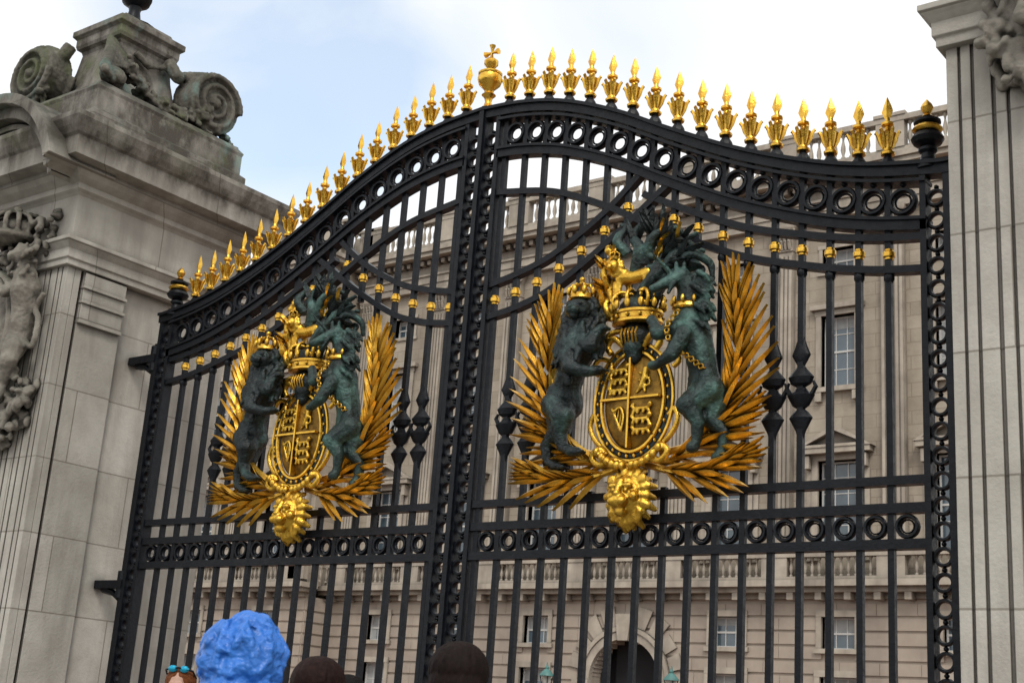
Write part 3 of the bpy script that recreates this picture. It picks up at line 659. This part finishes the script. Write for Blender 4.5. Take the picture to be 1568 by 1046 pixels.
def facade(x0,x1,yf,bs,pil,arch=None):
    ops=[]
    for x in bs: ops+=[(x-.75,x+.75,8.45,11.9),(x-.66,x+.66,14.7,17.4),(x-.62,x+.62,19.15,20.05)]
    cells(wall,x0,x1,7.5,22.9,yf,.6,ops)
    gops=[]
    for x in bs:
        if arch and abs(x-arch)<.1: continue
        gops+=[(x-.62,x+.62,5.25,6.35),(x-.68,x+.68,1.6,4.3)]
    if arch: gops+=[(arch-1.55,arch+1.55,0,3.9)]
    if arch:
        n=10
        for i in range(n):
            za=3.9+1.55*i/n; zb=3.9+1.55*(i+1)/n; hw=1.55*math.sqrt(max(0,1-((i+.5)/n)**2))
            gops.append((arch-hw,arch+hw,za,zb))
    cells(base,x0,x1,0,7.0,yf+.07,.6,gops)
    z=.9
    while z<6.9:
        zt=min(z+.46,6.95); seg_=[(x0,x1)]
        for o in gops:
            if o[2]<zt-.05 and o[3]>z+.05:
                new=[]
                for a,c_ in seg_:
                    if o[1]<=a or o[0]>=c_: new.append((a,c_));continue
                    if o[0]>a: new.append((a,o[0]))
                    if o[1]<c_: new.append((o[1],c_))
                seg_=new
        for a,c_ in seg_:
            x=a
            while x<c_-.02:
                nx=min(x+1.45,c_)
                if c_-nx<.3: nx=c_
                base.box(x+.004,nx-.012,yf,yf+.1,z,zt-.055); x=nx
        z+=.5
    base.box(x0,x1,yf-.1,yf+.2,0,.88)
    for x in bs:
        win(x,1.5,8.45,11.9,yf,3,6);win(x,1.32,14.7,17.4,yf,3,4);win(x,1.24,19.15,20.05,yf,3,2)
        if not(arch and abs(x-arch)<.1):
            win(x,1.24,5.25,6.35,yf,3,2);win(x,1.36,1.6,4.3,yf,3,4)
            for zz0,zz1,ww in ((5.25,6.35,.62),(1.6,4.3,.68)):
                for sx in (-1,1): trim.box(x+sx*ww,x+sx*(ww+.2),yf-.06,yf+.3,zz0,zz1)
                trim.box(x-ww-.2,x+ww+.2,yf-.07,yf+.3,zz1,zz1+.22);trim.box(x-ww-.28,x+ww+.28,yf-.12,yf+.3,zz0-.16,zz0)
        for sx in (-1,1):
            trim.box(x+sx*.75,x+sx*.98,yf-.12,yf+.3,8.3,12.0); trim.box(x+sx*.985,x+sx*1.2,yf-.06,yf+.2,8.3,11.6)
            trim.box(x+sx*.99,x+sx*1.18,yf-.34,yf,11.6,12.05)
        trim.box(x-1.0,x+1.0,yf-.13,yf+.3,11.9,12.12);trim.box(x-1.35,x+1.35,yf-.42,yf+.1,12.12,12.32)
        hx=1.42
        trim.add([(x-hx,yf-.46,12.32),(x+hx,yf-.46,12.32),(x,yf-.46,13.15),(x-hx,yf+.1,12.32),(x+hx,yf+.1,12.32),(x,yf+.1,13.15),(x-hx*.78,yf-.46,12.42),(x+hx*.78,yf-.46,12.42),(x,yf-.46,12.93),(x-hx*.78,yf-.14,12.42),(x+hx*.78,yf-.14,12.42),(x,yf-.14,12.93)],
                 [(0,1,7,6),(1,2,8,7),(2,0,6,8),(6,7,10,9),(7,8,11,10),(8,6,9,11),(9,10,11),(0,3,4,1),(1,4,5,2),(2,5,3,0)])
        for sx in (-1,1): trim.box(x+sx*.66,x+sx*.86,yf-.09,yf+.3,14.6,17.5);trim.box(x+sx*.6,x+sx*.85,yf-.2,yf,14.1,14.45)
        trim.box(x-.9,x+.9,yf-.10,yf+.3,17.4,17.6);trim.box(x-1.05,x+1.05,yf-.25,yf+.1,17.62,17.8);trim.box(x-1.0,x+1.0,yf-.22,yf+.1,14.45,14.62)
        for sx in (-1,1): trim.box(x+sx*.62,x+sx*.76,yf-.06,yf+.3,19.05,20.1)
        trim.box(x-.8,x+.8,yf-.07,yf+.3,20.05,20.2);trim.box(x-.82,x+.82,yf-.08,yf+.3,19.0,19.15)
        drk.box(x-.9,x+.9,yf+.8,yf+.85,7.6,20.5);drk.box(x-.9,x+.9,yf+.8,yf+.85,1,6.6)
    for x in pil:
        trim.box(x-.52,x+.52,yf-.35,yf+.1,8.46,8.9);trim.box(x-.47,x+.47,yf-.31,yf+.1,8.9,9.05)
        trim.box(x-.43,x+.43,yf-.26,yf+.1,9.05,20.1)
        for k in range(5): trim.box(x-.43+.172*k+.03,x-.43+.172*(k+1)-.03,yf-.295,yf-.25,9.2,19.95)
        cap.loft(x,yf-.05,[(-.02,20.1),(.03,20.13),(.0,20.2),(.0,20.75),(.10,21.0),(.14,21.05),(.14,21.2)],.42,.24)
        for row,(zz,nn_) in enumerate(((20.2,5),(20.5,4))):
            for k in range(nn_):
                xx=x-.38+.76*(k+.5)/nn_
                cap.tube([(xx,yf-.28,zz),(xx,yf-.34,zz+.2),(xx,yf-.42,zz+.32),(xx,yf-.46,zz+.27)],[.07,.08,.06,.03],6)
        for sx in (-1,1): cap.torus((x+sx*.42,yf-.36,20.93),.10,.04,12,6)
    trim.box(x0-.05,x1+.05,yf-.12,yf+.3,6.96,7.16);trim.box(x0-.3,x1+.3,yf-.5,yf+.3,7.16,7.34);trim.box(x0-.45,x1+.45,yf-.75,yf+.3,7.34,7.56)
    x=x0+.4
    while x<x1-.3:
        trim.box(x-.12,x+.12,yf-.48,yf,6.9,7.155); x+=1.08
    ped=sorted(list(pil)+[x0+.1,x1-.1])
    trim.box(x0-.2,x1+.2,yf-.66,yf-.36,7.56,7.68);trim.box(x0-.22,x1+.22,yf-.68,yf-.34,8.36,8.52)
    for p in ped: trim.box(p-.5,p+.5,yf-.65,yf-.37,7.68,8.36)
    x=x0+.2
    while x<x1:
        if all(abs(x-p)>.6 for p in ped): baluster(x,yf-.51,7.68,.68,.075)
        x+=.27
    trim.box(x0-.1,x1+.1,yf-.32,yf+.3,21.2,21.5);trim.box(x0-.13,x1+.13,yf-.37,yf+.3,21.5,21.85);trim.box(x0-.18,x1+.18,yf-.44,yf+.3,21.85,21.95)
    trim.box(x0-.08,x1+.08,yf-.30,yf+.3,21.95,22.35)
    x=x0
    while x<x1: trim.box(x,x+.2,yf-.6,yf-.2,22.35,22.55); x+=.42
    trim.box(x0-.2,x1+.2,yf-.45,yf+.3,22.55,22.62);trim.box(x0-.6,x1+.6,yf-.95,yf+.3,22.62,22.82);trim.box(x0-.7,x1+.7,yf-1.05,yf+.3,22.82,23.02)
    trim.box(x0-.1,x1+.1,yf-.25,yf+.3,23.02,23.55)
    trim.box(x0-.15,x1+.15,yf-.32,yf+.12,24.6,24.82)
    for p in ped: trim.box(p-.55,p+.55,yf-.30,yf+.1,23.55,24.6);trim.box(p-.62,p+.62,yf-.36,yf+.16,24.82,24.95)
    x=x0+.2
    while x<x1:
        if all(abs(x-p)>.66 for p in ped): baluster(x,yf-.1,23.55,1.05,.10)
        x+=.33
pil=[-28.45+4.33*(k+.5) for k in range(-3,7)]
facade(-44.5,BX1,YF,bays,[-43.6]+pil,-28.45)
facade(-54.6,-44.5,43.4,pavx,[-45.2,-49.5,-53.9])
facade(BX0-8,-54.6,YF,[-57.0,-61.3,-65.6],[-59.1,-63.4])
wall.box(-44.95,-44.52,43.95,45.3,7.5,22.9);base.box(-44.9,-44.53,43.9,45.3,0,7);wall.box(-54.58,-54.2,43.95,45.3,7.5,22.9)
z=.9
while z<6.9: base.box(-44.53,-44.44,43.45,44.98,z,z+.405);z+=.5
wall.box(BX0-8,BX1,46.4,58,0,22.8)
for y in (43.6,44.0,44.4,44.8): baluster(-44.6,y-.1,23.55,1.05,.1);baluster(-44.2,y-.5,7.68,.68,.075)
ax=-28.45
for rr,h,ya in ((1.72,.30,44.86),(1.96,.16,44.80)):
    trim.ribbon([(ax+rr*math.cos(a),3.9+rr*math.sin(a)) for a in [math.pi*i/30 for i in range(31)]],h,ya,45.2)
for sx in (-1,1): trim.box(ax+sx*1.57,ax+sx*2.04,44.85,45.2,0,3.72)
trim.box(ax-2.3,ax-1.56,44.78,45.2,3.72,3.9);trim.box(ax+1.56,ax+2.3,44.78,45.2,3.72,3.9)
for i in range(9):
    a=math.radians(18+18*i)
    if i==4: continue
    c0,s0=math.cos(a),math.sin(a);tx,tz=-s0*.24,c0*.24;r0,r1=2.06,2.85 if i in(2,3,5,6) else 2.6
    q=[(ax+r*c0+k*tx*(r/2.06),3.9+r*s0+k*tz*(r/2.06)) for r,k in ((r0,-1),(r1,-1),(r1,1),(r0,1))]
    trim.add([(x,44.90,z) for x,z in q]+[(x,45.1,z) for x,z in q],[(0,1,2,3),(7,6,5,4),(0,4,5,1),(1,5,6,2),(2,6,7,3),(3,7,4,0)])
trim.add([(ax-.22,44.7,5.4),(ax+.22,44.7,5.4),(ax+.36,44.7,6.4),(ax-.36,44.7,6.4),(ax-.22,45.1,5.4),(ax+.22,45.1,5.4),(ax+.36,45.1,6.4),(ax-.36,45.1,6.4)],[(0,1,2,3),(4,7,6,5),(0,4,5,1),(1,5,6,2),(2,6,7,3),(3,7,4,0)])
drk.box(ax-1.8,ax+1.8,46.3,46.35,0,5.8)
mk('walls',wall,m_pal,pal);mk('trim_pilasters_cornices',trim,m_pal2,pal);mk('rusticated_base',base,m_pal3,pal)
mk('window_glass',glass,m_glass,pal);mk('window_frames',fr,m_white,pal);mk('curtains',cur,m_curt,pal);mk('interior',drk,m_dark,pal)
mk('balusters',bal,m_pal2,pal,smooth=50);mk('capitals',cap,m_pal2,pal,smooth=40)
# ------------------------------------------------------------------ lamps in the forecourt
m_lgreen=M('lamp_green_copper',(.08,.22,.20),(.05,.14,.13),6,rough=.5)
m_lglass=M('lamp_glass',(.35,.36,.33),rough=.15)
def lamp(name,x,y):
    P=empty(name,(x,y,0));b=MB()
    b.lathe((0,0,0),[(.20,0),(.20,.25),(.12,.35),(.07,.5),(.055,1.5),(.045,2.6),(.08,2.65),(.04,2.7),(.05,2.78)],12)
    b.tube([(-.22,0,2.45),(.22,0,2.45)],.02,6)
    for i in range(4):
        a=math.pi/4+i*math.pi/2;b.tube([(.09*math.cos(a),.09*math.sin(a),2.78),(.17*math.cos(a),.17*math.sin(a),3.2)],.014,5)
    mk('post',b,m_black,P,smooth=40)
    g_=MB();g_.lathe((0,0,2.79),[(.08,0),(.155,.40)],4);mk('glass',g_,m_lglass,P)
    t=MB();t.lathe((0,0,3.19),[(.20,0),(.19,.04),(.10,.14),(.05,.18),(.06,.22),(.03,.27),(.01,.36)],12);mk('cap',t,m_lgreen,P,smooth=40)
lamp('street_lamp',-21.4,30);lamp('street_lamp.001',-17.6,30)
# ------------------------------------------------------------------ people
m_skin=M('skin',(.50,.30,.22),(.42,.24,.17),20,rough=.5)
def person(name,x,y,ztop,yaw,hairc,coatc,hood=None,hairlen=.0,glasses=False,trc=(.03,.035,.05)):
    P=empty(name,(x,y,.12));P.rotation_euler=(0,0,yaw);kk=(ztop-.12)/1.78;P.scale=(kk,kk,kk)
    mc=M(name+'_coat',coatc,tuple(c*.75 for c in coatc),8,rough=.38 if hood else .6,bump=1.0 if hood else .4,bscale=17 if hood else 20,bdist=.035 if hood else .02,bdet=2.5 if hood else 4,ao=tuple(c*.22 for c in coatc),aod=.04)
    mh=M(name+'_hair',hairc,tuple(c*.45 for c in hairc),60,rough=.65,bump=.6,bscale=90,bdist=.006,spec=.12,stretch=(1,1,.14))
    mtt=M(name+'_trousers',trc,rough=.8)
    b=MB()
    b.limb([(0,0,.92,.14),(0,0,1.08,.13),(0,.0,1.25,.15),(0,-.01,1.38,.13),(0,-.01,1.47,.075)])
    for s in (1,-1):
        b.limb([(s*.08,0,1.40,.09),(s*.165,-.01,1.40,.07),(s*.215,-.02,1.15,.052),(s*.22,.05,.92,.04)])
        b.ell((s*.07,0,.95),(.10,.12,.14))
    mk('jacket',b,mc,P,vox=.018,sm=3,disp=(.02,.08))
    b=MB()
    for s in (1,-1): b.limb([(s*.09,0,.92,.10),(s*.10,.01,.50,.07),(s*.10,-.01,.12,.048)])
    mk('trousers',b,mtt,P,vox=.018,sm=2)
    b=MB()
    for s in (1,-1): b.limb([(s*.10,-.03,.05,.048),(s*.105,.08,.045,.045),(s*.11,.16,.035,.035)])
    mk('shoes',b,m_black,P,vox=.015,sm=1)
    b=MB()
    for s in (1,-1):
        b.ell((s*.222,.065,.85),(.018,.038,.05))
        for i,l in enumerate((.062,.072,.068,.052)): b.limb([(s*.222,.04+.018*i,.815,.009),(s*.218,.045+.018*i,.815-l*.55,.0085),(s*.210,.05+.018*i,.815-l,.007)],6)
        b.limb([(s*.218,.095,.87,.011),(s*.21,.115,.83,.010),(s*.205,.12,.805,.008)],6)
    mk('hands',b,m_skin,P,vox=.006,sm=1)
    b=MB();hz=1.66
    b.limb([(0,-.01,1.45,.058),(0,.0,1.56,.055)]);b.ell((0,.0,hz+.01),(.076,.095,.108));b.ell((0,.035,hz-.055),(.055,.06,.055))
    b.ell((0,.10,hz-.02),(.015,.022,.02));b.limb([(0,.088,hz+.02,.01),(0,.105,hz-.015,.012)]);b.ell((0,.088,hz-.06),(.025,.012,.009))
    for s in (1,-1): b.ell((s*.078,-.005,hz-.01),(.012,.02,.03));b.ell((s*.03,.088,hz+.022),(.018,.01,.008))
    mk('head',b,m_skin,P,vox=.007,sm=2)
    b=MB()
    for s in (1,-1): b.ell((s*.03,.086,hz+.008),(.011,.011,.009))
    mk('eyes',b,m_white,P)
    if hood:
        b=MB()
        b.ell((0,-.025,hz-.005),(.122,.128,.128),28,20);b.ell((.015,-.03,hz+.066),(.072,.080,.082),24,16);b.ell((0,.055,hz+.005),(.110,.085,.118),24,16);b.ell((.0,-.05,hz-.12),(.135,.12,.11),24,14)
        b.limb([(-.12,.02,hz-.15,.05),(-.06,.10,hz-.18,.045),(.06,.10,hz-.18,.045),(.12,.02,hz-.15,.05)])
        def sh(az,el,r=1.0): return (.119*r*math.cos(el)*math.sin(az),-.02-.130*r*math.cos(el)*math.cos(az),hz+.004+.138*r*math.sin(el))
        for az0,k in ((-1.35,.5),(-.95,-.3),(-.55,.45),(-.15,-.35),(.3,.5),(.7,-.5),(1.15,.4),(1.6,-.3)):
            b.tube([sh(az0+k*.7,1.15,.95),sh(az0+k*.4,.75,1.01),sh(az0,.25,1.04),sh(az0-k*.3,-.3,1.035),sh(az0-k*.2,-.9,1.0)],[.004,.009,.012,.011,.007],6)
        for az,el,d in ((-.8,.1,.45),(.45,.55,.4),(.1,-.25,.45),(1.0,-.1,.35),(-.3,.75,.35),(-1.3,-.4,.3),(.7,.25,.3),(-.4,.4,.3),(.0,.15,.3),(-.6,-.35,.35)):
            b.tube([sh(az-d,el-R(.0,.3),.98),sh(az,el+.05,1.045),sh(az+d,el-R(0,.3),.98)],[.004,.010,.004],6)
        mk('hood',b,mc,P,vox=.0055,sm=1,disp=(.026,.045,1))
    else:
        b=MB();b.ell((0,-.022,hz+.035),(.094,.105,.092),32,24);b.ell((0,-.055,hz-.02),(.088,.078,.10),28,20)
        if hairlen: b.limb([(0,-.075,hz-.06,.085),(0,-.085,hz-.18,.085),(0,-.09,hz-.30,.06)])
        for i in range(120):
            az=R(-2.2,2.2);el=R(.2,1.45)
            P_=[(.093*math.cos(e)*math.sin(az),-.024-.104*math.cos(e)*math.cos(az),hz+.034+.091*math.sin(e)) for e in (el,el-.25,el-.5,el-.75)]
            b.tube(P_,[.002,.0045,.0045,.002],5)
        mk('hair',b,mh,P,vox=.0045,sm=1)
    if glasses:
        ml=M('sunglass_lens',(.02,.35,.55),rough=.1,metal=.6);b=MB()
        for s in (1,-1): b.ell((s*.036,.065,hz+.108),(.03,.012,.022))
        b2=MB();b2.tube([(-.09,-.04,hz+.06),(-.085,.04,hz+.10),(0,.078,hz+.115),(.085,.04,hz+.10),(.09,-.04,hz+.06)],.006,6)
        mk('lenses',b,ml,P);mk('frame',b2,m_black,P)
face=math.radians(38)
person('tourist_in_blue_hood',-2.97,2.67,1.865,face+.5,(.02,.015,.01),(.035,.20,.70),hood=True)
person('tourist_with_dark_hair',-2.71,3.34,1.865,face-.2,(.014,.007,.0055),(.03,.03,.035))
person('tourist_with_sunglasses',-6.72,5.58,1.865,math.radians(215),(.20,.065,.022),(.15,.04,.03),glasses=True,hairlen=1)
person('tourist_with_long_hair',-4.14,4.34,1.80,face+.3,(.009,.007,.007),(.02,.022,.03),hairlen=1)
person('tourist_beside_hood',-3.20,3.22,1.80,face+.1,(.022,.009,.007),(.06,.02,.03),hairlen=1)
